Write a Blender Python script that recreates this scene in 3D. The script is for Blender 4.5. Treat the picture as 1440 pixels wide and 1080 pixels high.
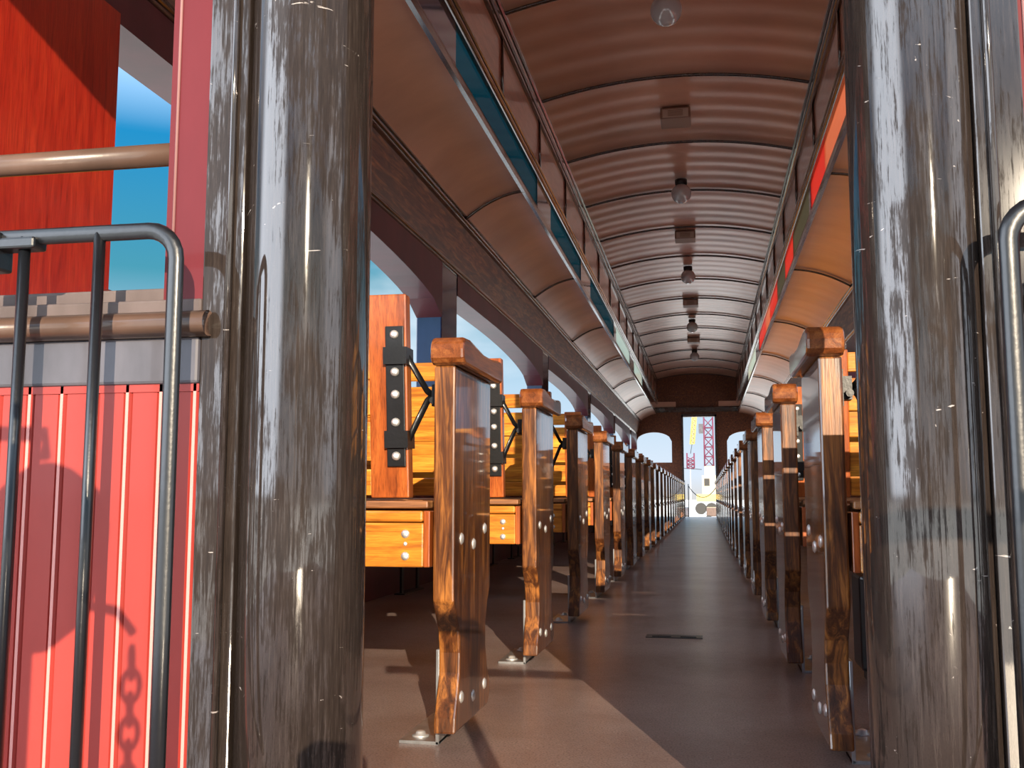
import bpy, math, random
from mathutils import Vector, Matrix
PI = math.pi
random.seed(7)
S = bpy.context.scene
for o in list(bpy.data.objects): bpy.data.objects.remove(o)

# ------------------------------------------------------------ camera, sky, sun, exposure
cam = bpy.data.objects.new('camera', bpy.data.cameras.new('camera'))
S.collection.objects.link(cam)
cam.location = (0, 0, .45)
cam.rotation_euler = (PI/2 + math.radians(6.349), 0, math.radians(10.817))
cam.data.sensor_width = 36; cam.data.lens = 36*1420/1440; cam.data.clip_end = 3000; cam.data.clip_start = .02
S.camera = cam

W = bpy.data.worlds.new('sky'); S.world = W; W.use_nodes = True
nt = W.node_tree; N = nt.nodes; L = nt.links; N.clear()
tc = N.new('ShaderNodeTexCoord'); sx = N.new('ShaderNodeSeparateXYZ'); L.new(tc.outputs['Generated'], sx.inputs[0])
rp = N.new('ShaderNodeValToRGB'); L.new(sx.outputs['Z'], rp.inputs[0])
cr = rp.color_ramp
cr.elements[0].position = 0.0; cr.elements[0].color = (.5, .5, .5, 1)
cr.elements[1].position = 1.0; cr.elements[1].color = (2.3, 2.7, 3.2, 1)
for p, c in ((.02, (.50, .57, .66, 1)), (.11, (.34, .48, .60, 1)), (.21, (.05, .24, .33, 1)), (.33, (.012, .20, .42, 1)), (.60, (1.5, 1.9, 2.4, 1))):
    e = cr.elements.new(p); e.color = c
mp = N.new('ShaderNodeMapping'); mp.inputs['Scale'].default_value = (1, 1, 2.4); L.new(tc.outputs['Generated'], mp.inputs[0])
nz = N.new('ShaderNodeTexNoise'); nz.inputs['Scale'].default_value = 2.2; nz.inputs['Detail'].default_value = 6; L.new(mp.outputs[0], nz.inputs['Vector'])
cl = N.new('ShaderNodeMapRange'); cl.inputs[1].default_value = .53; cl.inputs[2].default_value = .68; L.new(nz.outputs['Fac'], cl.inputs[0])
mx = N.new('ShaderNodeMix'); mx.data_type = 'RGBA'; L.new(cl.outputs[0], mx.inputs[0]); L.new(rp.outputs[0], mx.inputs[6]); mx.inputs[7].default_value = (.62, .68, .75, 1)
bg = N.new('ShaderNodeBackground'); bg.inputs[1].default_value = .74
# two unseen cloud banks added behind the platform so the columns reflect white
acc = mx.outputs[2]
for d, w0, w1, k in (((-.76, -.63, .22), .86, .95, 4.2), ((.93, -.36, .20), .95, .985, 1.2)):
    vn = N.new('ShaderNodeVectorMath'); vn.operation = 'DOT_PRODUCT'; L.new(tc.outputs['Generated'], vn.inputs[0])
    vn.inputs[1].default_value = Vector(d).normalized()
    ms = N.new('ShaderNodeMapRange'); ms.interpolation_type = 'SMOOTHSTEP'; ms.inputs[1].default_value = w0; ms.inputs[2].default_value = w1; L.new(vn.outputs['Value'], ms.inputs[0])
    hz = N.new('ShaderNodeMath'); hz.operation = 'GREATER_THAN'; hz.inputs[1].default_value = .0; L.new(sx.outputs['Z'], hz.inputs[0])
    mm = N.new('ShaderNodeMath'); mm.operation = 'MULTIPLY'; L.new(ms.outputs[0], mm.inputs[0]); L.new(hz.outputs[0], mm.inputs[1])
    m3 = N.new('ShaderNodeMix'); m3.data_type = 'RGBA'; L.new(mm.outputs[0], m3.inputs[0]); L.new(acc, m3.inputs[6]); m3.inputs[7].default_value = (k*.85, k*.93, k*1.05, 1)
    acc = m3.outputs[2]
L.new(acc, bg.inputs[0])
ow = N.new('ShaderNodeOutputWorld'); L.new(bg.outputs[0], ow.inputs[0])

sun = bpy.data.objects.new('sun', bpy.data.lights.new('sun', 'SUN')); S.collection.objects.link(sun)
sun.data.energy = 4.3; sun.data.color = (1, .83, .62); sun.data.angle = math.radians(.25)
sun.rotation_euler = Vector((-.345, 1, -.282)).to_track_quat('-Z', 'Y').to_euler()

S.view_settings.view_transform = 'Standard'; S.view_settings.look = 'None'
S.view_settings.gamma = 1; S.view_settings.use_curve_mapping = False
S.view_settings.exposure = 1.03

# ------------------------------------------------------------ object helpers
class MB:
    def __init__(s): s.v = []; s.f = []; s.m = []; s.sm = []
    def add(s, vs, fs, mi=0, smooth=False):
        o = len(s.v); s.v += [tuple(v) for v in vs]
        for f in fs: s.f.append([o+i for i in f]); s.m.append(mi); s.sm.append(smooth)
        return s
    def box(s, a, b, mi=0):
        x0, y0, z0 = [min(p, q) for p, q in zip(a, b)]; x1, y1, z1 = [max(p, q) for p, q in zip(a, b)]
        return s.add([(x0,y0,z0),(x1,y0,z0),(x1,y1,z0),(x0,y1,z0),(x0,y0,z1),(x1,y0,z1),(x1,y1,z1),(x0,y1,z1)],
              [(0,3,2,1),(4,5,6,7),(0,1,5,4),(1,2,6,5),(2,3,7,6),(3,0,4,7)], mi)
    def prism(s, pts, axis, a, b, mi=0, smooth=False):
        """extrude a closed 2-D outline along axis; pts are the two remaining coordinates in xyz order"""
        def P(p, t): return {'x': (t, p[0], p[1]), 'y': (p[0], t, p[1]), 'z': (p[0], p[1], t)}[axis]
        n = len(pts)
        s.add([P(p, a) for p in pts] + [P(p, b) for p in pts],
              [tuple(range(n)), tuple(range(2*n-1, n-1, -1))] + [], mi)
        s.add([P(p, a) for p in pts] + [P(p, b) for p in pts],
              [(i, i+n, (i+1) % n+n, (i+1) % n) for i in range(n)], mi, smooth)
        return s
    def sheet(s, pts, axis, a, b, mi=0, smooth=True, th=0):
        def P(p, t): return {'x': (t, p[0], p[1]), 'y': (p[0], t, p[1])}[axis]
        n = len(pts)
        # inner skin and outer skin, each its own smooth sheet, with flat closing strips
        q = [(p[0], p[1]+.022) for p in pts]
        for r in (pts, q): s.add([P(p, a) for p in r] + [P(p, b) for p in r], [(i, i+1, i+1+n, i+n) for i in range(n-1)], mi, smooth)
        return s
    def tube(s, path, r, n=10, mi=0, flat=None, cap=True, closed=False):
        path = [Vector(p) for p in path]; m = len(path); vs = []; fs = []
        up = None
        for i, p in enumerate(path):
            if closed: t = (path[(i+1) % m]-path[i-1]).normalized()
            else: t = (path[min(i+1, m-1)]-path[max(i-1, 0)]).normalized()
            if up is None:
                a = Vector((0, 0, 1)) if abs(t.z) < .9 else Vector((0, 1, 0))
                up = (a - t*a.dot(t)).normalized()
            else:
                up = (up - t*up.dot(t)).normalized()
            sd = t.cross(up)
            ra, rb = (r, r) if flat is None else flat
            if isinstance(r, (list, tuple)): ra = rb = r[i]
            for k in range(n):
                q = 2*PI*k/n
                vs.append(p + up*math.cos(q)*ra + sd*math.sin(q)*rb)
        R = m if closed else m-1
        for i in range(R):
            for k in range(n):
                a = i*n+k; b = i*n+(k+1) % n; j = ((i+1) % m)*n
                fs.append((a, j+k, j+(k+1) % n, b))
        s.add(vs, fs, mi, True)
        if cap and not closed:
            s.add(vs[:n], [tuple(range(n))], mi); s.add(vs[-n:], [tuple(range(n-1, -1, -1))], mi)
        return s
    def lathe(s, c, prof, n=24, axis='z', mi=0, smooth=True):
        vs = []; m = len(prof)
        for r, h in prof:
            for k in range(n):
                q = 2*PI*k/n; a, b = r*math.cos(q), r*math.sin(q)
                d = {'z': (a, b, h), 'y': (a, h, b), 'x': (h, a, b)}[axis]
                vs.append((c[0]+d[0], c[1]+d[1], c[2]+d[2]))
        fs = [(i*n+k, i*n+(k+1) % n, (i+1)*n+(k+1) % n, (i+1)*n+k) for i in range(m-1) for k in range(n)]
        s.add(vs, fs, mi, smooth)
        s.add(vs[:n], [tuple(range(n))[::-1]], mi); s.add(vs[-n:], [tuple(range(n))], mi)
        return s
    def build(s, name, mat, parent=None, bevel=0, solid=0, flip=False):
        me = bpy.data.meshes.new(name)
        v = s.v
        me.from_pydata(v, [], s.f)
        mats = mat if isinstance(mat, (list, tuple)) else [mat]
        for q in mats: me.materials.append(q)
        me.polygons.foreach_set('material_index', s.m); me.polygons.foreach_set('use_smooth', s.sm)
        import bmesh
        bm = bmesh.new(); bm.from_mesh(me); bmesh.ops.remove_doubles(bm, verts=bm.verts, dist=1e-5)
        bmesh.ops.recalc_face_normals(bm, faces=bm.faces); bm.to_mesh(me); bm.free(); me.update()
        o = bpy.data.objects.new(name, me); S.collection.objects.link(o)
        if parent: o.parent = parent
        if solid:
            q = o.modifiers.new('solid', 'SOLIDIFY'); q.thickness = solid; q.offset = 0
        if bevel:
            q = o.modifiers.new('bevel', 'BEVEL'); q.width = bevel; q.segments = 2; q.limit_method = 'ANGLE'; q.angle_limit = .6
            q.harden_normals = False
        return o
def tag(o, label, cat, group=None, kind=None):
    o['label'] = label; o['category'] = cat
    if group: o['group'] = group
    if kind: o['kind'] = kind
    return o
def empty(name, loc=(0, 0, 0), rz=0):
    o = bpy.data.objects.new(name, None); S.collection.objects.link(o); o.location = loc; o.rotation_euler.z = rz
    o.empty_display_size = .1
    return o
def struct(o, label, cat='structure'):
    o['label'] = label; o['category'] = cat; o['kind'] = 'structure'; return o
def copy_tree(o, kids, loc):
    c = o.copy(); S.collection.objects.link(c); c.location = loc
    for ch, subs in kids:
        d = ch.copy(); S.collection.objects.link(d); d.parent = c
        for g in subs:
            e = g.copy(); S.collection.objects.link(e); e.parent = d
    return c
def kids_of(o):
    return [(ch, list(ch.children)) for ch in o.children]

# ------------------------------------------------------------ materials
def mat(name, col=(.5, .5, .5), rough=.5, metal=0, coat=0, coat_r=.08, spec=.5):
    m = bpy.data.materials.new(name); m.use_nodes = True
    b = m.node_tree.nodes['Principled BSDF']
    b.inputs['Base Color'].default_value = (*col, 1); b.inputs['Roughness'].default_value = rough
    b.inputs['Metallic'].default_value = metal; b.inputs['Coat Weight'].default_value = coat
    b.inputs['Coat Roughness'].default_value = coat_r; b.inputs['Specular IOR Level'].default_value = spec
    return m
def nodes(m):
    t = m.node_tree; return t.nodes, t.links, t.nodes['Principled BSDF']
def coords(N, L, scale, rand=True):
    tc = N.new('ShaderNodeTexCoord'); mp = N.new('ShaderNodeMapping'); mp.inputs['Scale'].default_value = scale
    L.new(tc.outputs['Object'], mp.inputs[0])
    if rand:
        oi = N.new('ShaderNodeObjectInfo'); ml = N.new('ShaderNodeMath'); ml.operation = 'MULTIPLY'; ml.inputs[1].default_value = 37
        L.new(oi.outputs['Random'], ml.inputs[0]); L.new(ml.outputs[0], mp.inputs['Location'])
    return mp
def noise(N, L, vec, scale, detail=4, rough=.5, dist=0):
    n = N.new('ShaderNodeTexNoise'); n.inputs['Scale'].default_value = scale; n.inputs['Detail'].default_value = detail
    n.inputs['Roughness'].default_value = rough; n.inputs['Distortion'].default_value = dist
    L.new(vec.outputs[0], n.inputs['Vector']); return n
def ramp(N, L, src, stops):
    r = N.new('ShaderNodeValToRGB'); L.new(src, r.inputs[0]); e = r.color_ramp.elements
    e[0].position = stops[0][0]; e[0].color = (*stops[0][1], 1); e[1].position = stops[-1][0]; e[1].color = (*stops[-1][1], 1)
    for p, c in stops[1:-1]:
        q = e.new(p); q.color = (*c, 1)
    return r
def bump(N, L, b, src, strength=.2, dist=.002):
    u = N.new('ShaderNodeBump'); u.inputs['Strength'].default_value = strength; u.inputs['Distance'].default_value = dist
    L.new(src, u.inputs['Height']); L.new(u.outputs[0], b.inputs['Normal']); return u
def wood(name, dark, mid, light, axis='z', rough=.32, coat=.8, coat_r=.12, gs=1.0):
    m = mat(name, mid, rough, coat=coat, coat_r=coat_r); N, L, b = nodes(m)
    sc = {'x': (.9, 9, 9), 'y': (9, .9, 9), 'z': (9, 9, .9)}[axis]
    mp = coords(N, L, sc); n1 = noise(N, L, mp, 4*gs, 6, .6, 1.2)
    r = ramp(N, L, n1.outputs['Fac'], [(.25, dark), (.48, mid), (.72, light)])
    sc2 = {'x': (3, 90, 90), 'y': (90, 3, 90), 'z': (90, 90, 3)}[axis]
    mp2 = coords(N, L, sc2); n2 = noise(N, L, mp2, 4, 3, .7)
    r2 = ramp(N, L, n2.outputs['Fac'], [(.32, (.45, .42, .40)), (.55, (1, 1, 1))])
    mx = N.new('ShaderNodeMix'); mx.data_type = 'RGBA'; mx.blend_type = 'MULTIPLY'; mx.inputs[0].default_value = .75
    L.new(r.outputs[0], mx.inputs[6]); L.new(r2.outputs[0], mx.inputs[7]); L.new(mx.outputs[2], b.inputs['Base Color'])
    bump(N, L, b, n2.outputs['Fac'], .25, .0012)
    return m
def paint(name, col, rough=.3, coat=.6, var=.25, scale=6, bmp=.1, metal=0):
    m = mat(name, col, rough, coat=coat, metal=metal); N, L, b = nodes(m)
    mp = coords(N, L, (1, 1, .35)); n = noise(N, L, mp, scale, 6, .6)
    d = tuple(c*(1-var) for c in col); l = tuple(min(1, c*(1+var)) for c in col)
    r = ramp(N, L, n.outputs['Fac'], [(.3, d), (.7, l)]); L.new(r.outputs[0], b.inputs['Base Color'])
    mp2 = coords(N, L, (1, 1, 1)); n2 = noise(N, L, mp2, 160, 3); bump(N, L, b, n2.outputs['Fac'], bmp, .0008)
    return m
M = {}
M['panel_wood'] = wood('varnished_panel_wood', (.012, .004, .002), (.10, .032, .009), (.42, .16, .035), 'z', coat=1, coat_r=.04, gs=1.5)
M['cap_wood'] = wood('varnished_cap_wood', (.06, .016, .005), (.20, .055, .013), (.36, .13, .035), 'y', coat=1, coat_r=.05)
M['slat_wood'] = wood('orange_slat_wood', (.22, .06, .008), (.55, .19, .018), (.80, .36, .045), 'x')
M['stile_wood'] = wood('red_stile_wood', (.15, .030, .007), (.34, .078, .014), (.47, .13, .025), 'z')
M['seat_wood'] = wood('seat_slat_wood', (.10, .035, .012), (.30, .12, .04), (.5, .25, .09), 'x', rough=.5, coat=.4, coat_r=.25)
M['iron'] = paint('black_painted_iron', (.005, .006, .008), .38, .35, .5, 20, .35)
M['bolt'] = mat('polished_bolt', (.85, .84, .82), .42, .8)
M['bracket'] = paint('galvanised_bracket', (.50, .53, .56), .3, 0, .25, 30, .1, metal=.85)
M['red'] = paint('red_carriage_paint', (.32, .036, .028), .45, .06, .12, 7)
M['red'].node_tree.nodes['Principled BSDF'].inputs['Specular IOR Level'].default_value = .25
M['worn_red'] = mat('worn_pale_red', (.30, .15, .14), .5)
M['worn_glint_bead'] = mat('pale_bead_glint', (.60, .24, .21), .5)  # sun glint along the board beads, painted in as pale strips
M['red_post'] = paint('crimson_post_paint', (.11, .011, .016), .6, .06, .15, 7)
M['red_post'].node_tree.nodes['Principled BSDF'].inputs['Specular IOR Level'].default_value = .2
M['inner_red'] = wood('red_stained_wall_wood', (.28, .012, .006), (.42, .022, .010), (.52, .040, .014), 'z', rough=.3, coat=.8)
M['maroon'] = paint('maroon_frame_paint', (.085, .010, .015), .5, .15, .3, 5)
M['sill'] = mat('dull_maroon_sill', (.07, .012, .012), .75, spec=.1)
M['ledge'] = paint('dull_brown_ledge', (.10, .075, .07), .8, 0, .4, 9)
M['grey_paint'] = paint('weathered_grey_beam', (.075, .072, .085), .5, .15, .4, 9)
M['grey_paint'].node_tree.nodes['Principled BSDF'].inputs['Specular IOR Level'].default_value = .3
M['trim'] = wood('dark_moulding_wood', (.012, .005, .004), (.045, .016, .010), (.10, .04, .02), 'y', rough=.2, coat=1)
M['frieze'] = wood('mahogany_frieze', (.05, .012, .006), (.14, .038, .015), (.34, .11, .03), 'y', rough=.55, coat=.08)
M['cove'] = wood('red_brown_cove', (.28, .08, .045), (.40, .13, .07), (.48, .18, .10), 'y', rough=.3, coat=.6)
M['sky_navy'] = paint('sky_tinted_navy', (.018, .030, .080), .12, 1, .3, 5)  # pillars' blue sky reflection put into the colour; also used on the dark strip

def ceiling_mat(name, col, wave_scale, strength):
    m = mat(name, col, .30, coat=.5, coat_r=.22); N, L, b = nodes(m)
    mp = coords(N, L, (.5, 1, 1), False)
    n = noise(N, L, mp, 1.6, 5, .6)
    r = ramp(N, L, n.outputs['Fac'], [(.3, tuple(c*.80 for c in col)), (.7, tuple(c*1.2 for c in col))])
    L.new(r.outputs[0], b.inputs['Base Color'])
    w = N.new('ShaderNodeTexWave'); w.bands_direction = 'Y'; w.inputs['Scale'].default_value = wave_scale
    w.inputs['Distortion'].default_value = 1.2; w.inputs['Detail'].default_value = 2; w.inputs['Detail Scale'].default_value = .7
    mp2 = coords(N, L, (.12, 1, .12), False); L.new(mp2.outputs[0], w.inputs['Vector'])
    bump(N, L, b, w.outputs['Fac'], strength, .010)
    b.inputs['Metallic'].default_value = .25
    return m
M['ceiling'] = ceiling_mat('satin_brown_ceiling', (.60, .29, .195), 1.35, .55)
M['deck'] = ceiling_mat('satin_brown_side_ceiling', (.60, .30, .20), 1.0, .12)

def floor_mat():
    m = mat('dark_speckled_linoleum', (.1, .07, .06), .33, coat=.5, coat_r=.24); N, L, b = nodes(m)
    mp = coords(N, L, (1, 1, 1), False)
    n = noise(N, L, mp, 3, 6, .6); n2 = noise(N, L, mp, 260, 2); n3 = noise(N, L, mp, 45, 3, .8)
    r = ramp(N, L, n.outputs['Fac'], [(.3, (.22, .140, .120)), (.7, (.37, .275, .245))])
    r2 = ramp(N, L, n2.outputs['Fac'], [(.32, (.38, .36, .36)), (.5, (.85, .85, .85)), (.70, (1.0, 1.0, 1.0))])
    mx = N.new('ShaderNodeMix'); mx.data_type = 'RGBA'; mx.blend_type = 'MULTIPLY'; mx.inputs[0].default_value = 1
    L.new(r.outputs[0], mx.inputs[6]); L.new(r2.outputs[0], mx.inputs[7])
    v = N.new('ShaderNodeTexVoronoi'); v.inputs['Scale'].default_value = 22; L.new(mp.outputs[0], v.inputs['Vector'])
    th = N.new('ShaderNodeMath'); th.operation = 'LESS_THAN'; th.inputs[1].default_value = .05; L.new(v.outputs['Distance'], th.inputs[0])
    m2 = N.new('ShaderNodeMix'); m2.data_type = 'RGBA'; L.new(th.outputs[0], m2.inputs[0]); L.new(mx.outputs[2], m2.inputs[6]); m2.inputs[7].default_value = (.34, .30, .28, 1)
    L.new(m2.outputs[2], b.inputs['Base Color'])
    rr = N.new('ShaderNodeMapRange'); rr.inputs[3].default_value = .30; rr.inputs[4].default_value = .50; L.new(n3.outputs['Fac'], rr.inputs[0]); L.new(rr.outputs[0], b.inputs['Roughness'])
    bump(N, L, b, n2.outputs['Fac'], .45, .0015)
    return m
M['floor'] = floor_mat()

def column_mat():
    m = mat('worn_dark_metal', (.05, .04, .03), .5, .0, coat=1, coat_r=.05, spec=.05); N, L, b = nodes(m)
    mp = coords(N, L, (60, 60, 3.0)); st = noise(N, L, mp, 5, 8, .75)       # fine vertical streaks
    mpb = coords(N, L, (5, 5, 1.6)); big = noise(N, L, mpb, 2.2, 6, .7)
    r = ramp(N, L, st.outputs['Fac'], [(.30, (.011, .008, .007)), (.52, (.025, .018, .015)), (.75, (.052, .040, .035))])
    mps = coords(N, L, (10, 10, 30)); sc = noise(N, L, mps, 1.5, 5, .6, 2.5)    # chips and scratches
    chip = ramp(N, L, sc.outputs['Fac'], [(.70, (0, 0, 0)), (.72, (1, 1, 1))])
    mx = N.new('ShaderNodeMix'); mx.data_type = 'RGBA'; L.new(chip.outputs[0], mx.inputs[0]); L.new(r.outputs[0], mx.inputs[6]); mx.inputs[7].default_value = (.36, .32, .30, 1)
    L.new(mx.outputs[2], b.inputs['Base Color'])
    ad = N.new('ShaderNodeMath'); ad.operation = 'MULTIPLY_ADD'; L.new(st.outputs['Fac'], ad.inputs[0]); ad.inputs[1].default_value = .8; L.new(big.outputs['Fac'], ad.inputs[2])
    cw = N.new('ShaderNodeMapRange'); cw.inputs[1].default_value = .82; cw.inputs[2].default_value = .90; cw.inputs[3].default_value = .15; cw.inputs[4].default_value = 1.0
    L.new(ad.outputs[0], cw.inputs[0]); L.new(cw.outputs[0], b.inputs['Coat Weight'])
    b.inputs['Coat IOR'].default_value = 1.75
    b.inputs['Roughness'].default_value = .6
    bump(N, L, b, st.outputs['Fac'], .08, .0006)
    return m
M['column'] = column_mat()

def tinted_strip(name, col, gloss=.25):  # mirrored sky and red carriage colours put into tinted sheets
    m = bpy.data.materials.new(name); m.use_nodes = True; t = m.node_tree; t.nodes.clear()
    o = t.nodes.new('ShaderNodeOutputMaterial'); tr = t.nodes.new('ShaderNodeBsdfTransparent'); tr.inputs[0].default_value = (*col, 1)
    gl = t.nodes.new('ShaderNodeBsdfGlossy'); gl.inputs['Roughness'].default_value = .06
    df = t.nodes.new('ShaderNodeBsdfTranslucent'); df.inputs[0].default_value = (*col, 1)
    m1 = t.nodes.new('ShaderNodeMixShader'); m1.inputs[0].default_value = .35
    t.links.new(tr.outputs[0], m1.inputs[1]); t.links.new(df.outputs[0], m1.inputs[2])
    m2 = t.nodes.new('ShaderNodeMixShader'); m2.inputs[0].default_value = .08
    t.links.new(m1.outputs[0], m2.inputs[1]); t.links.new(gl.outputs[0], m2.inputs[2]); t.links.new(m2.outputs[0], o.inputs[0])
    return m
M['refl_blue'] = tinted_strip('deep_blue_reflection', (.03, .15, .17))
M['refl_slate'] = tinted_strip('slate_blue_reflection', (.25, .22, .16))
M['refl_pink'] = tinted_strip('greyish_pink_reflection', (.75, .35, .22))
M['refl_red'] = tinted_strip('red_reflection', (.75, .17, .13))
M['refl_pale'] = tinted_strip('pale_grey_reflection', (.65, .68, .60))
M['globe'] = mat('milky_globe_glass', (.42, .38, .38), .12, coat=1)
M['speaker'] = mat('brown_speaker_case', (.22, .11, .075), .45)
M['grille'] = mat('grille_beige', (.42, .30, .24), .5)
M['black'] = mat('flat_black', (.01, .01, .01), .5)
M['brown_rail'] = paint('brown_grab_rail', (.115, .070, .052), .3, .6, .2, 12)
M['ground'] = paint('pale_gravel', (.60, .55, .48), .9, 0, .15, .6)
M['ground'].node_tree.nodes['Principled BSDF'].inputs['Specular IOR Level'].default_value = .05
M['white'] = mat('white_enamel', (.80, .78, .74), .4)
M['cab'] = mat('cream_cab_paint', (.45, .38, .26), .6)
M['crane_red'] = mat('crane_dark_red', (.14, .02, .05), .5)
M['crane_yellow'] = mat('crane_yellow', (.70, .50, .12), .5)

# ------------------------------------------------------------ the carriage shell
YF, YE = 1.12, 21.9           # near and far end walls
XL, XR = -1.44, 1.22           # inner faces of the side walls
XLo, XRo = -1.59, 1.37
BAY, Y0 = 3.6, 2.2            # far edge of the first pillar, bay length
SILL, TOPZ, EAVE = .95, 1.645, 1.80

fl = MB().box((XLo, -.75, -.06), (XRo, 23.0, 0)).build('floor', M['floor']); struct(fl, 'dark speckled linoleum floor of the carriage with sun streaks', 'floor')
hb = MB().box((-.20, 3.33, 0), (-.02, 3.40, .002)).box((-.18, 3.345, .002), (-.12, 3.385, .004)).box((-.09, 3.345, .002), (-.04, 3.385, .004)).build('hatch_plate', M['iron'], fl)

def arch_z(t):
    # window head: level near the camera side, curving down to the next pillar
    return TOPZ if t < .3 else TOPZ - .19*(1-math.sqrt(max(0, 1-((t-.3)/.7)**2))) if t < 1 else TOPZ-.19
def side_wall(name, xi, xo, label):
    mb = MB(); pill = MB(); pills = []
    mb.box((xi, YF, 0), (xo, YE, SILL-.04))
    mb.box((xi, YF+.02, SILL-.04), (xo, Y0, EAVE))
    k = 0
    while True:
        a = Y0+BAY*k; b = min(a+BAY-.36, YE)
        if a >= YE: break
        n = 18; pts = []
        for i in range(n+1):
            t = 1-i/n
            pts.append((a+(b-a)*t, arch_z(t)))
        pts = [(a, EAVE), (b, EAVE)] + pts
        # head of the opening, built strip by strip so that it stays convex
        for i in range(n):
            t0, t1 = i/n, (i+1)/n
            ya, yb = a+(b-a)*t0, a+(b-a)*t1
            za, zb = arch_z(t0), arch_z(t1)
            mb.add([(xi, ya, za), (xi, yb, zb), (xi, yb, EAVE), (xi, ya, EAVE), (xo, ya, za), (xo, yb, zb), (xo, yb, EAVE), (xo, ya, EAVE)],
                   [(0, 1, 2, 3), (4, 7, 6, 5), (0, 4, 5, 1), (3, 2, 6, 7)])
        if b < YE:
            s = 1 if xi > xo else -1
            pill = MB(); pills.append(pill); pill.box((xi-s*.004, b, SILL), (xo-s*.002, b+.36, EAVE-.03))
        k += 1
    o = mb.build(name, M['maroon']); struct(o, label, 'wall')
    s = 1 if xi > xo else -1
    for q in pills: q.build('window_pillar', M['sky_navy'], o, bevel=.006)
    MB().box((xi+s*.03, Y0-.02, SILL-.04), (xo, YE, SILL)).build('window_sill', M['sill'], o, bevel=.006)
    return o
wl = side_wall('wall_left', XL, XLo, 'maroon left side wall with arched open windows between pillars')
wr = side_wall('wall_right', XR, XRo, 'maroon right side wall with arched open windows behind the right benches')
# broad red board at the near end of each side wall
MB().box((XL, YF+.02, .0), (XL+.015, Y0, 1.66)).build('red_board', M['inner_red'], wl)
MB().box((XR, YF+.02, .0), (XR-.015, Y0, 1.66)).build('red_board', M['inner_red'], wr)

# far end wall: door and two arched windows
def end_wall():
    mb = MB(); y0, y1 = YE, YE+.10
    dz = 2.14
    mb.box((XLo, y0, 0), (-.70, y1, 1.17)); mb.box((.46, y0, 0), (XRo, y1, 1.17))
    mb.box((-.70, y0, 0), (-.47, y1, 3.1)); mb.box((.23, y0, 0), (.46, y1, 3.1))
    mb.box((-.47, y0, dz), (.23, y1, 3.1))
    for a, b, oa in ((XLo, -.70, -1.46), (.46, XRo, 1.24)):
        mb.box((a, y0, 1.90), (b, y1, 3.1))
        if a < 0: mb.box((a, y0, 1.17), (oa, y1, 1.90)); wa, wb = oa, b
        else: mb.box((oa, y0, 1.17), (b, y1, 1.90)); wa, wb = a, oa
        n = 14
        for i in range(n):
            xa, xb = wa+(wb-wa)*i/n, wa+(wb-wa)*(i+1)/n
            f = lambda x: 1.62+.20*math.sqrt(max(0, 1-((x-(wa+wb)/2)/((wb-wa)/2))**2))**1.0
            za, zb = f(xa), f(xb)
            mb.add([(xa, y0, za), (xb, y0, zb), (xb, y0, 1.9), (xa, y0, 1.9), (xa, y1, za), (xb, y1, zb), (xb, y1, 1.9), (xa, y1, 1.9)],
                   [(0, 1, 2, 3), (4, 7, 6, 5), (0, 4, 5, 1)])
    o = mb.build('wall_back', M['frieze']); struct(o, 'dark far end wall around the open doorway and its two arched windows', 'wall')
    d = MB()
    for x in (-.49, .21): d.box((x, y0-.03, 0), (x+.04, y0, 2.18))
    d.box((-.49, y0-.03, 2.14), (.25, y0, 2.20)); d.build('door_frame', M['trim'], o)
    MB().box((XL, y0-.06, 2.24), (XR, y0, 2.34)).build('header_beam', M['trim'], o)
    MB().box((-1.32, y0-.03, 2.36), (-.60, y0, 2.47)).build('header_panel', M['ceiling'], o)
    MB().box((.30, y0-.03, 2.36), (1.06, y0, 2.47)).build('header_panel', M['ceiling'], o)
    lp = [(-.78, 2.60), (.46, 2.60)] + [(-.16+.62*math.cos(q), 2.60+.30*math.sin(q)) for q in [PI*i/16 for i in range(1, 16)]]
    MB().prism(lp, 'y', y0-.025, y0).build('lunette_panel', M['frieze'], o)
end_wall()

# ------------------------------------------------------------ the ceiling
CL, CR = -.993, .686           # clerestory sides
ZB, Z1, ZA = 2.22, 2.95, 3.06
def vault(n=24):
    c = (CL+CR)/2; h = (CR-CL)/2
    return [(c+h*math.cos(PI - PI*i/n), Z1+(ZA-Z1)*(1-(math.cos(PI-PI*i/n))**2)) for i in range(n+1)]
vp = vault()
ce = MB().sheet(vp, 'y', YF, YE).build('ceiling', M['ceiling']); struct(ce, 'satin brown arched centre ceiling with dark crosswise ribs', 'ceiling')
ML, MR = (-1.357, 2.06), (1.146, 2.06)
def arc(p, q, bulge, n=12):
    out = []
    for i in range(n+1):
        t = i/n; x = p[0]+(q[0]-p[0])*t; z = p[1]+(q[1]-p[1])*t + bulge*4*t*(1-t); out.append((x, z))
    return out
dl = arc(ML, (CL, ZB), .035); dr = arc(MR, (CR, ZB), .035)
MB().sheet(dl, 'y', YF, YE).build('side_ceiling', M['deck'], ce)
MB().sheet(dr, 'y', YF, YE).build('side_ceiling', M['deck'], ce)
MB().sheet(arc((XL, EAVE), ML, -.012), 'y', YF, YE).build('frieze', M['frieze'], ce)
MB().sheet(arc((XR, EAVE), MR, -.012), 'y', YF, YE).build('frieze', M['frieze'], ce)
for x, s in ((CL, 1), (CR, -1)):
    MB().box((x-s*.02, YF, 2.46), (x, YE, 2.97)).build('clerestory_side', M['cove'], ce)
    MB().box((x-s*.02, YF, ZB-.02), (x, YE, ZB+.012)).build('clerestory_sill', M['trim'], ce)
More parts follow.
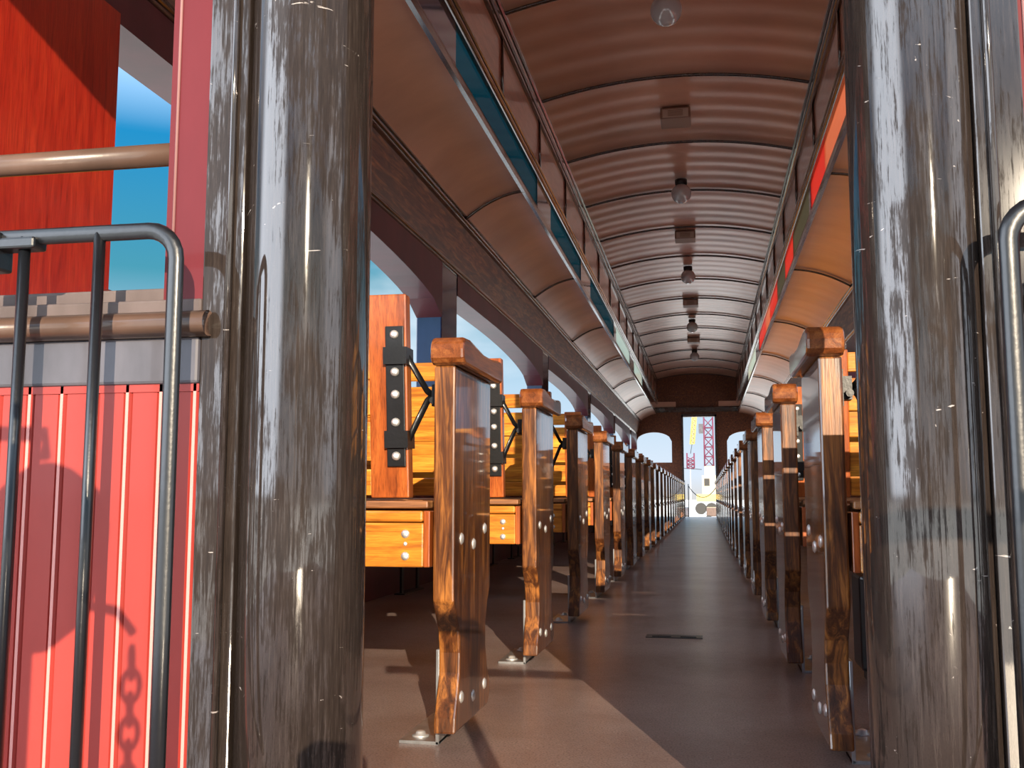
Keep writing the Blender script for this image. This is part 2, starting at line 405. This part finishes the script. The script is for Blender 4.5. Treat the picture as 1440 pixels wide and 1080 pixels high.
def moulding(x, z, s, hh, w, lines=3):
    """a run of stepped rounds along the carriage"""
    mb = MB(); pts = [(x-s*.01, z-hh/2)]
    for i in range(lines):
        za = z-hh/2+hh*i/lines; zb = z-hh/2+hh*(i+1)/lines; q = w*(.6+.4*((i % 2) == 1))
        pts += [(x+s*q*.7, za+.001), (x+s*q, za+(zb-za)*.25), (x+s*q, za+(zb-za)*.7), (x+s*q*.45, zb-.001)]
    pts.append((x-s*.01, z+hh/2))
    mb.prism(pts, 'y', YF, YE-.03); return mb.build('moulding', M['trim'], ce)
moulding(CL, 2.455, 1, .08, .022, 4); moulding(CR, 2.455, -1, .08, .022, 4)
moulding(CL, 2.87, 1, .15, .028, 4); moulding(CR, 2.87, -1, .15, .028, 4)
moulding(ML[0], ML[1]-.01, 1, .06, .020, 4); moulding(MR[0], MR[1]-.01, -1, .06, .020, 4)
moulding(XL, EAVE-.01, 1, .045, .016, 3); moulding(XR, EAVE-.01, -1, .045, .016, 3)
# roof over the near platform, red boarded underside and a dark edge beam
MB().box((XLo, -.75, 2.36), (XRo, YF+.02, 2.42)).build('platform_roof', M['maroon'], ce)
MB().box((XLo, -.79, 2.22), (XRo, -.73, 2.44)).build('platform_roof_beam', M['maroon'], ce)
# ribs
RS = 1.2; ys = [6.1+RS*k for k in range(-4, 14)]
for y in ys:
    if y > YE-.2: continue
    MB().tube([(x, y, z-.016) for x, z in vp], .010, 8, flat=(.010, .014)).build('ceiling_rib', M['trim'], ce)
    for x, s in ((CL, 1), (CR, -1)):
        MB().tube([(x+s*.006, y, 2.50), (x+s*.006, y, 2.80)], .008, 8).build('cove_rib', M['trim'], ce)
for k in range(-1, 7):
    y = 8.0 + 2.4*(k-1)
    if y > YE-.2 or y < YF: continue
    MB().tube([(x, y, z-.012) for x, z in dl], .008, 8, flat=(.008, .012)).build('side_ceiling_rib', M['trim'], ce)
    MB().tube([(x, y, z-.012) for x, z in dr], .008, 8, flat=(.008, .012)).build('side_ceiling_rib', M['trim'], ce)
# clerestory strip: reflected sky and red carriage painted as coloured panes between the sill and the lower moulding, dark stretches
def patches(x, s, seq, y, dark_mat):
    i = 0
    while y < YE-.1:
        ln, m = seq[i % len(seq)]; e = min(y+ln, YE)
        if m: MB().box((x-s*.014, y, ZB+.01), (x-s*.006, e, 2.43)).build('clerestory_reflection', M[m], ce)
        else: MB().box((x-s*.02, y, ZB), (x-s*.002, e, 2.44)).build('clerestory_dark_stretch', M[dark_mat], ce)
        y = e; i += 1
patches(CL, 1, [(1.35, None), (2.1, 'refl_blue'), (.55, None), (1.7, 'refl_blue'), (.7, None), (2.4, 'refl_blue'), (.3, None), (2.2, 'refl_pale'), (.8, None), (2.0, 'refl_pale'), (.8, None), (9, 'sky_navy')], 2.6, 'sky_navy')
patches(CR, -1, [(2.4, None), (1.6, 'refl_pink'), (.75, 'refl_red'), (.1, None), (1.25, 'refl_slate'), (.8, 'refl_red'), (.95, 'refl_slate'), (1.1, 'refl_red'), (.8, 'refl_pink'), (1.4, 'refl_red'), (.8, None), (2.6, 'refl_pale'), (9, 'sky_navy')], 1.72, 'sky_navy')
# roof fascia closing the ceiling above the near doorway
# (header of the near end wall is built with that wall)

# ------------------------------------------------------------ near end wall
def tongue_boards(x0, x1, z0, z1, y, parent):
    mb = MB(); w = .0445; pts = []
    x = x1; prof = []
    while x > x0:
        # bead, flat, vee
        prof += [(x, y), (x-.003, y-.004), (x-.007, y-.004), (x-.009, y+.001), (x-.011, y-.002), (x-w+.0015, y-.002), (x-w, y+.003)]
        x -= w
    back = [(prof[-1][0], y+.03), (prof[0][0], y+.03)]
    n = len(prof); vs = [(p[0], p[1], z0) for p in prof] + [(p[0], p[1], z1) for p in prof]
    for i in range(n-1): mb.add([vs[i], vs[i+1], vs[i+1+n], vs[i+n]], [(0, 1, 2, 3)], 1 if i % 7 == 1 else 0)
    mb.box((x0, y+.004, z0), (x1, y+.035, z1))
    return mb.build('tongue_board_panel', [M['red'], M['worn_glint_bead']], parent)
def near_wall():
    mb = MB(); ya, yb = YF+.02, YF+.09
    mb.box((XLo, ya, 0), (-.56, yb, .66)); mb.box((.31, ya, 0), (XRo, yb, .66))
    mb.box((XLo, ya, 1.69), (XRo, yb, 2.06)); mb.box((XLo, ya, .66), (XL-.02, yb, 1.72)); mb.box((XR+.02, ya, .66), (XRo, yb, 1.72))
    mb.box((-.60, ya, 2.05), (.36, yb, 3.1)); mb.box((-1.0, ya, 2.05), (.70, yb, 3.1)); mb.box((XLo, ya, 2.0), (XRo, yb, 2.25))
    o = mb.build('wall_front', M['red']); struct(o, 'near end wall of the red carriage around the doorway and its openings', 'wall')
    for sgn, xa, xb in ((-1, -1.50, -.597), (1, .345, 1.30)):
        tongue_boards(xa, xb, 0, .585, YF, o)
        MB().box((xa, YF-.008, .585), (xb, YF+.02, .642)).build('grey_beam', M['grey_paint'], o, bevel=.004)
        MB().box((xa, YF-.004, .576), (xb, YF+.02, .585)).build('red_bead', M['red'], o)
        inner = xb if sgn < 0 else xa
        outer = xa if sgn < 0 else xb
        MB().tube([(outer, YF-.012, .657), (inner+sgn*-.014, YF-.012, .657), (inner+sgn*.002, YF-.012, .657)], [.016, .016, .011], 16).build('ledge_pipe', M['brown_rail'], o)
        MB().box((outer, YF-.004, .644), (inner, YF+.11, .690)).box((outer, YF+.03, .690), (inner, YF+.12, .712)).build('opening_ledge', M['ledge'], o, bevel=.004)
        # post beside the opening: red face with two raised beads
        pa, pb = (-.650, -.584) if sgn < 0 else (.336, .400)
        pm = MB().box((pa, YF+.0, .675), (pb, YF+.09, 2.05))
        pm = pm.build('opening_post', M['red_post'], o)
        for x in (pa+.010, pb-.010, pb-.004): MB().tube([(x, YF-.0005, .68), (x, YF-.0005, 2.04)], .0020, 6).build('worn_glint_bead', M['worn_red'], pm)
        # dark metal flange between post and column
        fa, fb = (-.597, -.545) if sgn < 0 else (.290, .340)
        fm = MB().box((fa, YF-.004, 0), (fb, YF+.02, 2.05))
        g = fb-.006 if sgn < 0 else fa+.006
        fm.build('metal_flange', M['column'], o, bevel=.002)
        MB().tube([(g+sgn*.010, YF-.008, 0), (g+sgn*.010, YF-.008, 2.05)], .0045, 8).build('flange_bead', M['column'], o)
    return o
wf = near_wall()
def grab(x0, x1, z, lab):
    o = MB().tube([(x0, YF+.10, z), (x1, YF+.10, z)], .0155, 18).build('grab_rail', M['brown_rail'])
    tag(o, lab, 'rail')
grab(-1.44, -.672, .912, 'brown round grab rail across the open window of the left end wall')
grab(.432, 1.22, .912, 'brown round grab rail across the open window of the right end wall')

def column(x, y, r, lab):
    o = empty('door_column', (x, y, 0))
    tag(o, lab, 'column', None)
    MB().lathe((0, 0, 0), [(r, 0), (r, .4), (r, .8), (r, 1.2), (r, 1.6), (r, 2.05)], 64).build('column_shaft', M['column'], o)
    MB().lathe((0, 0, 0), [(r+.012, 0), (r+.012, .012), (r+.002, .02)], 48).build('base_ring', M['iron'], o)
    return o
column(-.483, 1.17, .0765, 'worn dark metal column left of the doorway, with a pale sheen on its left side')
column(.237, 1.17, .0695, 'worn dark metal column right of the doorway, crossed by a dark band of shadow')

# ------------------------------------------------------------ benches
PL = .040  # panel thickness
def bench(side):
    """side -1: the bench reaches to the left of its aisle panel, +1: to the right. Origin: floor, seat-side face of the panel, near edge."""
    s = side; root = empty('slatted_bench')
    wdt = .93 if s < 0 else .965
    X = lambda a: s*a             # a > 0 goes away from the aisle
    prof = [(0, .69), (0, .262), (.012, .245), (.040, .205), (.050, .165), (.048, .13), (.030, .085), (.016, .055), (.012, .028), (.29, .028), (.31, .05),
            (.308, .07), (.285, .105), (.268, .15), (.268, .20), (.285, .235), (.31, .262), (.31, .69)]
    MB().prism(prof, 'x', X(0), X(-PL)).build('end_panel', M['panel_wood'], root, bevel=.004)
    cp = [(-.010, .694), (-.017, .702), (-.019, .718), (-.014, .733), (-.002, .741), (.04, .743), (.09, .738), (.16, .731), (.24, .732), (.31, .738), (.335, .738), (.343, .730), (.344, .708), (.338, .692), (.31, .690), (0, .690)]
    MB().prism(cp, 'x', X(.004), X(-PL-.020)).build('armrest', M['cap_wood'], root, bevel=.009)
    br = MB().box((X(0), .05, .0), (X(.006), .29, .17)).box((X(0), .05, 0), (X(.075), .29, .006))
    b = br.build('floor_bracket', M['bracket'], root, bevel=.001)
    for y in (.09, .25): MB().lathe((X(.045), y, .006), [(.016, 0), (.016, .002), (.010, .003), (.009, .008), (.004, .010)], 14).build('bolt', M['bolt'], b)
    for y, z in ((.055, .372), (.155, .358), (.255, .385), (.06, .085), (.155, .07), (.255, .075)):
        p = MB().lathe((X(-PL), y, z), [(.0001, -s*.004), (.008, -s*.003), (.0115, -s*.0002), (.0115, s*.001)], 12, 'x')
        p.build('panel_bolt', M['bolt'], root)
    # seat: back and front aprons, slats
    a = MB().box((X(.018), .0, .322), (X(wdt), .022, .402)); ap = a.build('apron', M['slat_wood'], root, bevel=.003)
    MB().box((X(.018), -.006, .404), (X(wdt), .03, .424)).build('apron_lip', M['slat_wood'], ap, bevel=.004)
    for z in (.382, .364, .342):
        q = MB().lathe((X(.052), -.003 if z != .364 else -.001, z), [(.002, 0), (.0075 if z != .364 else .004, .001), (.008 if z != .364 else .004, .004)], 12, 'y')
        q.build('apron_bolt', M['bolt'], ap)
    MB().box((X(.018), .375, .322), (X(wdt), .397, .402)).build('apron', M['slat_wood'], root, bevel=.003)
    MB().box((X(.006), .0, .322), (X(.018), .397, .424)).build('seat_end_rail', M['stile_wood'], root, bevel=.002)
    for k in range(7):
        y = .0+k*.057; z = .428-.012*math.sin(PI*k/6)
        MB().box((X(.01), y, z), (X(wdt), y+.048, z+.014)).build('seat_slat', M['seat_wood'], root, bevel=.003)
    # backrest, leaning towards the near side
    def P(a, t, z): # tilt
        return (X(a), .045 + t - (z-.45)*.10, z)
    def board(a0, a1, z0, z1, t0, t1, mb):
        vs = [P(a0, t0, z0), P(a1, t0, z0), P(a1, t1, z0), P(a0, t1, z0), P(a0, t0, z1), P(a1, t0, z1), P(a1, t1, z1), P(a0, t1, z1)]
        mb.add(vs, [(0, 3, 2, 1), (4, 5, 6, 7), (0, 1, 5, 4), (1, 2, 6, 5), (2, 3, 7, 6), (3, 0, 4, 7)]); return mb
    st = board(.059, .134, .447, .829, .0, .030, MB()).build('back_stile', M['stile_wood'], root, bevel=.003)
    board(wdt-.085, wdt-.015, .447, .829, 0, .030, MB()).build('back_stile', M['stile_wood'], root, bevel=.003)
    for z0, z1 in ((.452, .501), (.517, .590), (.603, .668), (.671, .755), (.772, .822)):
        board(.134, wdt-.085, z0, z1, .006, .022, MB()).build('back_slat', M['slat_wood'], root, bevel=.002)
    pl = board(.063, .099, .505, .768, -.006, .0, MB()).build('hinge_plate', M['iron'], root, bevel=.0015)
    for z in (.752, .682, .640, .588, .525): 
        c = P(.081, -.008, z); q = MB().lathe(c, [(.003, -.004), (.007, -.002), (.0085, .001), (.0085, .003)], 12, 'y')
        q.build('plate_bolt', M['bolt'], pl)
    ir = MB()
    for z in (.712, .556): board(.056, .1015, z-.016, z+.016, -.013, .034, ir)
    pv = (X(.026), .090, .643)
    for z in (.712, .556):
        c = Vector(P(.060, .006, z)); e = Vector(pv)
        ir.tube([c, c.lerp(e, .75)+Vector((0, 0, (.643-z)*.12)), e], .006, 8, flat=(.0075, .004))
    ir.box((X(.0), .070, .610), (X(.010), .125, .676)).box((X(.010), .078, .622), (X(.026), .112, .664)); ir.lathe((X(.020), .075, .632), [(.007, -.012), (.007, 0)], 12, 'y')
    ir.build('hinge_arm', M['iron'], root)
    # iron leg by the wall
    MB().box((X(wdt-.03), .05, 0), (X(wdt-.02), .08, .33)).box((X(wdt-.03), .31, 0), (X(wdt-.02), .34, .33)).box((X(wdt-.05), .03, 0), (X(wdt-.0), .36, .006)).build('wall_leg', M['iron'], root)
    return root
ordn = ['first', 'second', 'third', 'fourth', 'fifth', 'sixth', 'seventh', 'eighth', 'ninth', 'tenth', 'eleventh', 'twelfth', 'thirteenth', 'fourteenth',
        'fifteenth', 'sixteenth', 'seventeenth', 'eighteenth', 'nineteenth', 'twentieth', 'twenty-first', 'twenty-second']
special = {(-1, 0): 'varnished slatted bench nearest the left column, streaked brown end panel fully in view', (1, 0): 'slatted bench nearest the right column, its dark end panel mirroring blue sky',
           (-1, 1): 'slatted bench just behind the nearest left bench, golden rounded end panel', (-1, 2): 'third bench on the left of the aisle, dark shaded end panel with black armrest end',
           (-1, 3): 'fourth bench on the left of the aisle, end panel glowing orange in the sun'}
for side, px, name in ((-1, -.488, 'left'), (1, .234, 'right')):
    b = bench(side); kd = kids_of(b); py = 1.79 if side < 0 else 1.795
    for k in range(22):
        o = b if k == 0 else copy_tree(b, kd, (0, 0, 0))
        o.location = (px, py+.905*k, 0)
        lab = special.get((side, k)) or 'wooden slatted bench, %s from the near end in the row %s of the aisle' % (ordn[k], name)
        tag(o, lab, 'bench', 'slatted benches %s of the aisle' % name)

# small heater under the nearest right bench
ht = empty('under_seat_heater', (.36, 2.6, 0)); tag(ht, 'black ribbed heater box on the floor under the right benches', 'heater')
MB().box((0, 0, .03), (.5, .14, .26)).build('heater_case', M['iron'], ht, bevel=.01)
g = MB()
for k in range(7): g.box((.02, -.008, .055+k*.027), (.48, 0, .067+k*.027))
g.build('heater_louvers', M['iron'], ht)
MB().box((.02, .02, 0), (.06, .12, .03)).box((.44, .02, 0), (.48, .12, .03)).build('heater_feet', M['iron'], ht)

# ------------------------------------------------------------ lamps and speakers on the ceiling
def lamp():
    o = empty('ceiling_lamp')
    MB().lathe((0, 0, 0), [(.05, .0), (.05, -.035), (.042, -.05), (.035, -.06)], 24).build('lamp_holder', M['black'], o)
    c = [(.082*math.sin(PI*i/16), -.115-.082*math.cos(PI*i/16)) for i in range(1, 16)]
    MB().lathe((0, 0, 0), c, 28).build('globe', M['globe'], o)
    return o
lp = lamp(); kd = kids_of(lp)
labs = ['white globe lamp at the top edge, nearest on the ceiling', 'second white globe lamp from the near end, below a black holder', 'third white globe lamp along the ceiling centre line',
        'fourth white globe lamp along the ceiling, far down the carriage', 'smallest and farthest white globe lamp before the end wall']
for k, y in enumerate((5.0, 8.22, 11.45, 14.95, 18.15)):
    o = lp if k == 0 else copy_tree(lp, kd, (0, 0, 0)); o.location = (-.150, y, ZA-.014); tag(o, labs[k], 'lamp', 'globe lamps along the ceiling')
def spk():
    o = empty('ceiling_speaker')
    MB().box((-.10, -.10, -.075), (.10, .10, 0)).build('speaker_case', M['speaker'], o, bevel=.006)
    g = MB().box((-.085, -.104, -.068), (.085, -.10, -.012)).build('speaker_grille', M['grille'], o)
    h = MB()
    for k in range(5): h.box((-.05, -.106, -.060+k*.009), (.05, -.104, -.056+k*.009))
    h.build('grille_slots', M['speaker'], g)
    return o
sp = spk(); kd = kids_of(sp)
labs = ['brown box speaker with pale grille, nearest on the ceiling', 'second brown box speaker along the ceiling, between globe lamps', 'third brown box speaker along the ceiling, farther in', 'farthest brown box speaker on the ceiling']
for k, y in enumerate((6.72, 9.95, 13.5, 16.8)):
    o = sp if k == 0 else copy_tree(sp, kd, (0, 0, 0)); o.location = (-.150, y, ZA-.014); tag(o, labs[k], 'speaker', 'box speakers along the ceiling')

# ------------------------------------------------------------ wrought-iron gates beside the doorway
def gate(x, s, lab, zt=.756, clamp=True):
    """end bar at x, gate extends in direction s"""
    y = 1.045; o = empty('iron_gate', (x, y, 0)); tag(o, lab, 'gate')
    r = .035; pts = [(0, 0, .02), (0, 0, .3), (0, 0, zt-r)]
    for i in range(1, 7):
        q = PI/2*i/6; pts.append((s*r*(1-math.cos(q)), 0, zt-r+r*math.sin(q)))
    pts += [(s*.3, 0, zt), (s*.62, 0, zt)]
    MB().tube(pts, .01, 12, flat=(.0065, .010)).build('frame_bar', M['iron'], o)
    MB().tube([(0, 0, .03), (s*.62, 0, .03)], .008, 8).build('bottom_bar', M['iron'], o)
    MB().box((s*.60, -.012, 0), (s*.62, .012, zt)).build('hinge_post', M['iron'], o)
    for k in range(1, 6):
        xx = s*.098*k
        MB().tube([(xx, 0, .03), (xx, 0, zt)], .0068, 12).build('baluster', M['iron'], o)
    if clamp:
        MB().box((s*.175, -.013, zt-.016), (s*.225, .013, zt-.002)).box((s*.222, -.016, zt-.040), (s*.262, .016, zt+.006)).build('clamp', M['iron'], o, bevel=.003)
    return o
gate(-.593, -1, 'black wrought-iron gate standing in front of the red boards on the left')
gate(.297, 1, 'black wrought-iron gate with rounded top corner at the right edge', .735)

# platform railing behind the viewpoint; its rail throws the dark bands on floor, column and first panel
pr = empty('platform_railing', (.40, -.5, 0)); tag(pr, 'black iron platform railing opposite the doorway', 'railing')
MB().tube([(0, 0, 0), (0, 0, .90)], .016, 12).build('railing_post', M['iron'], pr)
MB().tube([(-.16, 0, .874), (1.0, 0, .874)], .016, 12).build('top_rail', M['iron'], pr)
MB().tube([(.98, 0, 0), (.98, 0, .88)], .016, 12).build('railing_post', M['iron'], pr)
# things added on the platform behind the viewpoint to throw the soft shadows on the red boards and the column foot
bs = empty('shadow_stand', (-.315, -.35, 0)); tag(bs, 'black stand with a bulbous head, added unseen to shade the red boards', 'shadow_caster')  # made-up stand, added only for the blob shadow on the red boards
MB().lathe((0, 0, 0), [(.017, 0), (.017, .3), (.017, .72)], 16).build('shadow_stand_column', M['iron'], bs)
MB().lathe((0, 0, 0), [(.06, 0), (.06, .012), (.02, .03)], 20).build('shadow_stand_flange', M['iron'], bs)
MB().lathe((.02, 0, .80), [(.02, -.12), (.06, -.09), (.085, -.04), (.088, .02), (.075, .06), (.04, .09), (.02, .10)], 28).build('shadow_stand_head', M['iron'], bs)
MB().tube([(.02, 0, .91), (.02, 0, .94), (-.12, -.02, .95)], .010, 8).build('shadow_stand_arm', M['iron'], bs)
MB().tube([(.05, 0, .74), (.10, .08, .705), (.115, .10, .675)], .006, 8).build('shadow_stand_hook', M['iron'], bs)
ch = empty('shadow_stand_chain', (-.200, -.25, 0)); tag(ch, 'added short iron chain hanging from the added stand', 'chain')
for k in range(14):
    z = .640-k*.027; q = (0 if k % 2 else PI/2)+.5
    pts = [(math.cos(q)*.011*math.cos(a), math.sin(q)*.011*math.cos(a), z+.019*math.sin(a)) for a in [2*PI*i/12 for i in range(12)]]
    MB().tube(pts, .0038, 6, closed=True).build('shadow_stand_chain_link', M['iron'], ch)
tp = empty('camera_on_tripod', (.03, -.17, 0)); tag(tp, 'black camera on a low tripod standing at the viewpoint', 'camera')
MB().box((-.07, -.05, .39), (.07, .03, .48)).box((-.035, -.04, .48), (.035, .02, .535)).build('camera_body', M['black'], tp, bevel=.008)
MB().lathe((0, 0, .45), [(.033, .03), (.035, .09), (.032, .10)], 20, 'y').build('lens', M['black'], tp)
for i in range(3):
    q = 2*PI*i/3+.5
    MB().tube([(.14*math.cos(q), .14*math.sin(q), 0), (0, 0, .39)], .009, 8).build('tripod_leg', M['black'], tp)

# ------------------------------------------------------------ outside
gd = MB().box((-300, -150, -1.35), (300, 500, -1.25)).build('ground', M['ground']); struct(gd, 'pale ground outside the carriage', 'ground')
def lattice(x, y, z0, z1, w, m, name, parent, step=None, lean=0):
    mb = MB(); step = step or w*1.1; n = int((z1-z0)/step)
    C = [(-w/2, -w/2), (w/2, -w/2), (w/2, w/2), (-w/2, w/2)]
    f = lambda z: lean*(z-z0)
    for a, b in C: mb.tube([(x+a, y+b, z0), (x+a+f(z1), y+b, z1)], .07, 4)
    for k in range(n):
        za = z0+k*step; zb = za+step
        for i in range(4):
            a, b = C[i], C[(i+1) % 4]
            mb.tube([(x+a[0]+f(za), y+a[1], za), (x+b[0]+f(zb), y+b[1], zb)], .045, 4)
            mb.tube([(x+b[0]+f(za), y+b[1], za), (x+a[0]+f(za), y+a[1], za)], .045, 4)
    return mb.build(name, m, parent)
cr = empty('construction_crane', (0, 100, -1.25)); tag(cr, 'lattice crane with white cab seen through the far doorway', 'crane')
lattice(.35, 0, 4.6, 10.0, .85, M['crane_red'], 'lower_mast', cr)
lattice(.1, 0, 10.0, 15.5, .6, M['white'], 'upper_mast', cr, lean=-.02)
MB().box((-.58, -.4, 7.8), (-.08, .4, 8.7)).build('counterweight', M['grey_paint'], cr)
MB().box((-.35, -.8, 1.9), (1.05, .8, 3.7)).box((-.1, -.6, 3.7), (.85, .6, 4.6)).build('cab', M['cab'], cr)
MB().box((-.15, -.83, 2.7), (.35, -.8, 3.4)).build('cab_window', M['black'], cr)
MB().box((-.9, -1.2, 1.2), (1.9, 1.2, 1.9)).build('chassis', M['crane_yellow'], cr)
w = MB()
for x in (-.5, .5, 1.5): w.lathe((x, -1.3, .55), [(.55, 0), (.55, .3)], 16, 'y')
w.build('wheels', M['black'], cr)
c2 = empty('hoist_jib', (0, 110, -1.25)); tag(c2, 'slim leaning jib with a dark red lattice block hanging below it', 'crane')
lattice(-1.35, 0, 7.3, 13.5, .42, M['crane_yellow'], 'jib', c2, lean=.10)
lattice(-1.55, 0, 4.7, 6.3, .75, M['crane_red'], 'load_frame', c2, step=.4)
MB().tube([(-1.55, 0, 6.25), (-1.35, 0, 7.35)], .03, 5).tube([(-2.6, 0, 4.7), (-.4, 0, 4.55)], .035, 5).build('hoist_rope', M['black'], c2)
MB().tube([(-1.6, 0, 0), (-1.6, 0, 4.75)], .05, 5).build('mast', M['white'], c2)
for i, (x, c, lab) in enumerate(((-1.75, 'grey_paint', 'grey trailer parked far beyond the doorway'), (.55, 'brown_rail', 'brown trailer parked to the right beyond the doorway'))):
    t = empty('parked_trailer', (x, 70, -1.25)); tag(t, lab, 'trailer')
    MB().box((-.55, 0, .35), (.55, 3, .95)).build('trailer_body', M[c], t, bevel=.05)
    w = MB()
    for q in (-.4, .4): w.lathe((q, -.1, .22), [(.22, 0), (.22, .2)], 14, 'y')
    w.build('wheels', M['black'], t)
# far platform: two posts and a safety chain
fp = empty('platform_gate', (-.12, 22.6, 0)); tag(fp, 'thin end railing with a sagging safety chain beyond the far doorway', 'railing')
for x in (-.26, -.34, .36): MB().tube([(x, 0, 0), (x, 0, .72 if x > -.3 else .80)], .010, 8).build('railing_post', M['iron'], fp)
pts = [(-.26+.62*t, 0, .68-.28*4*t*(1-t)*.9) for t in [i/14 for i in range(15)]]
MB().tube(pts, .009, 6).build('safety_chain', M['iron'], fp)
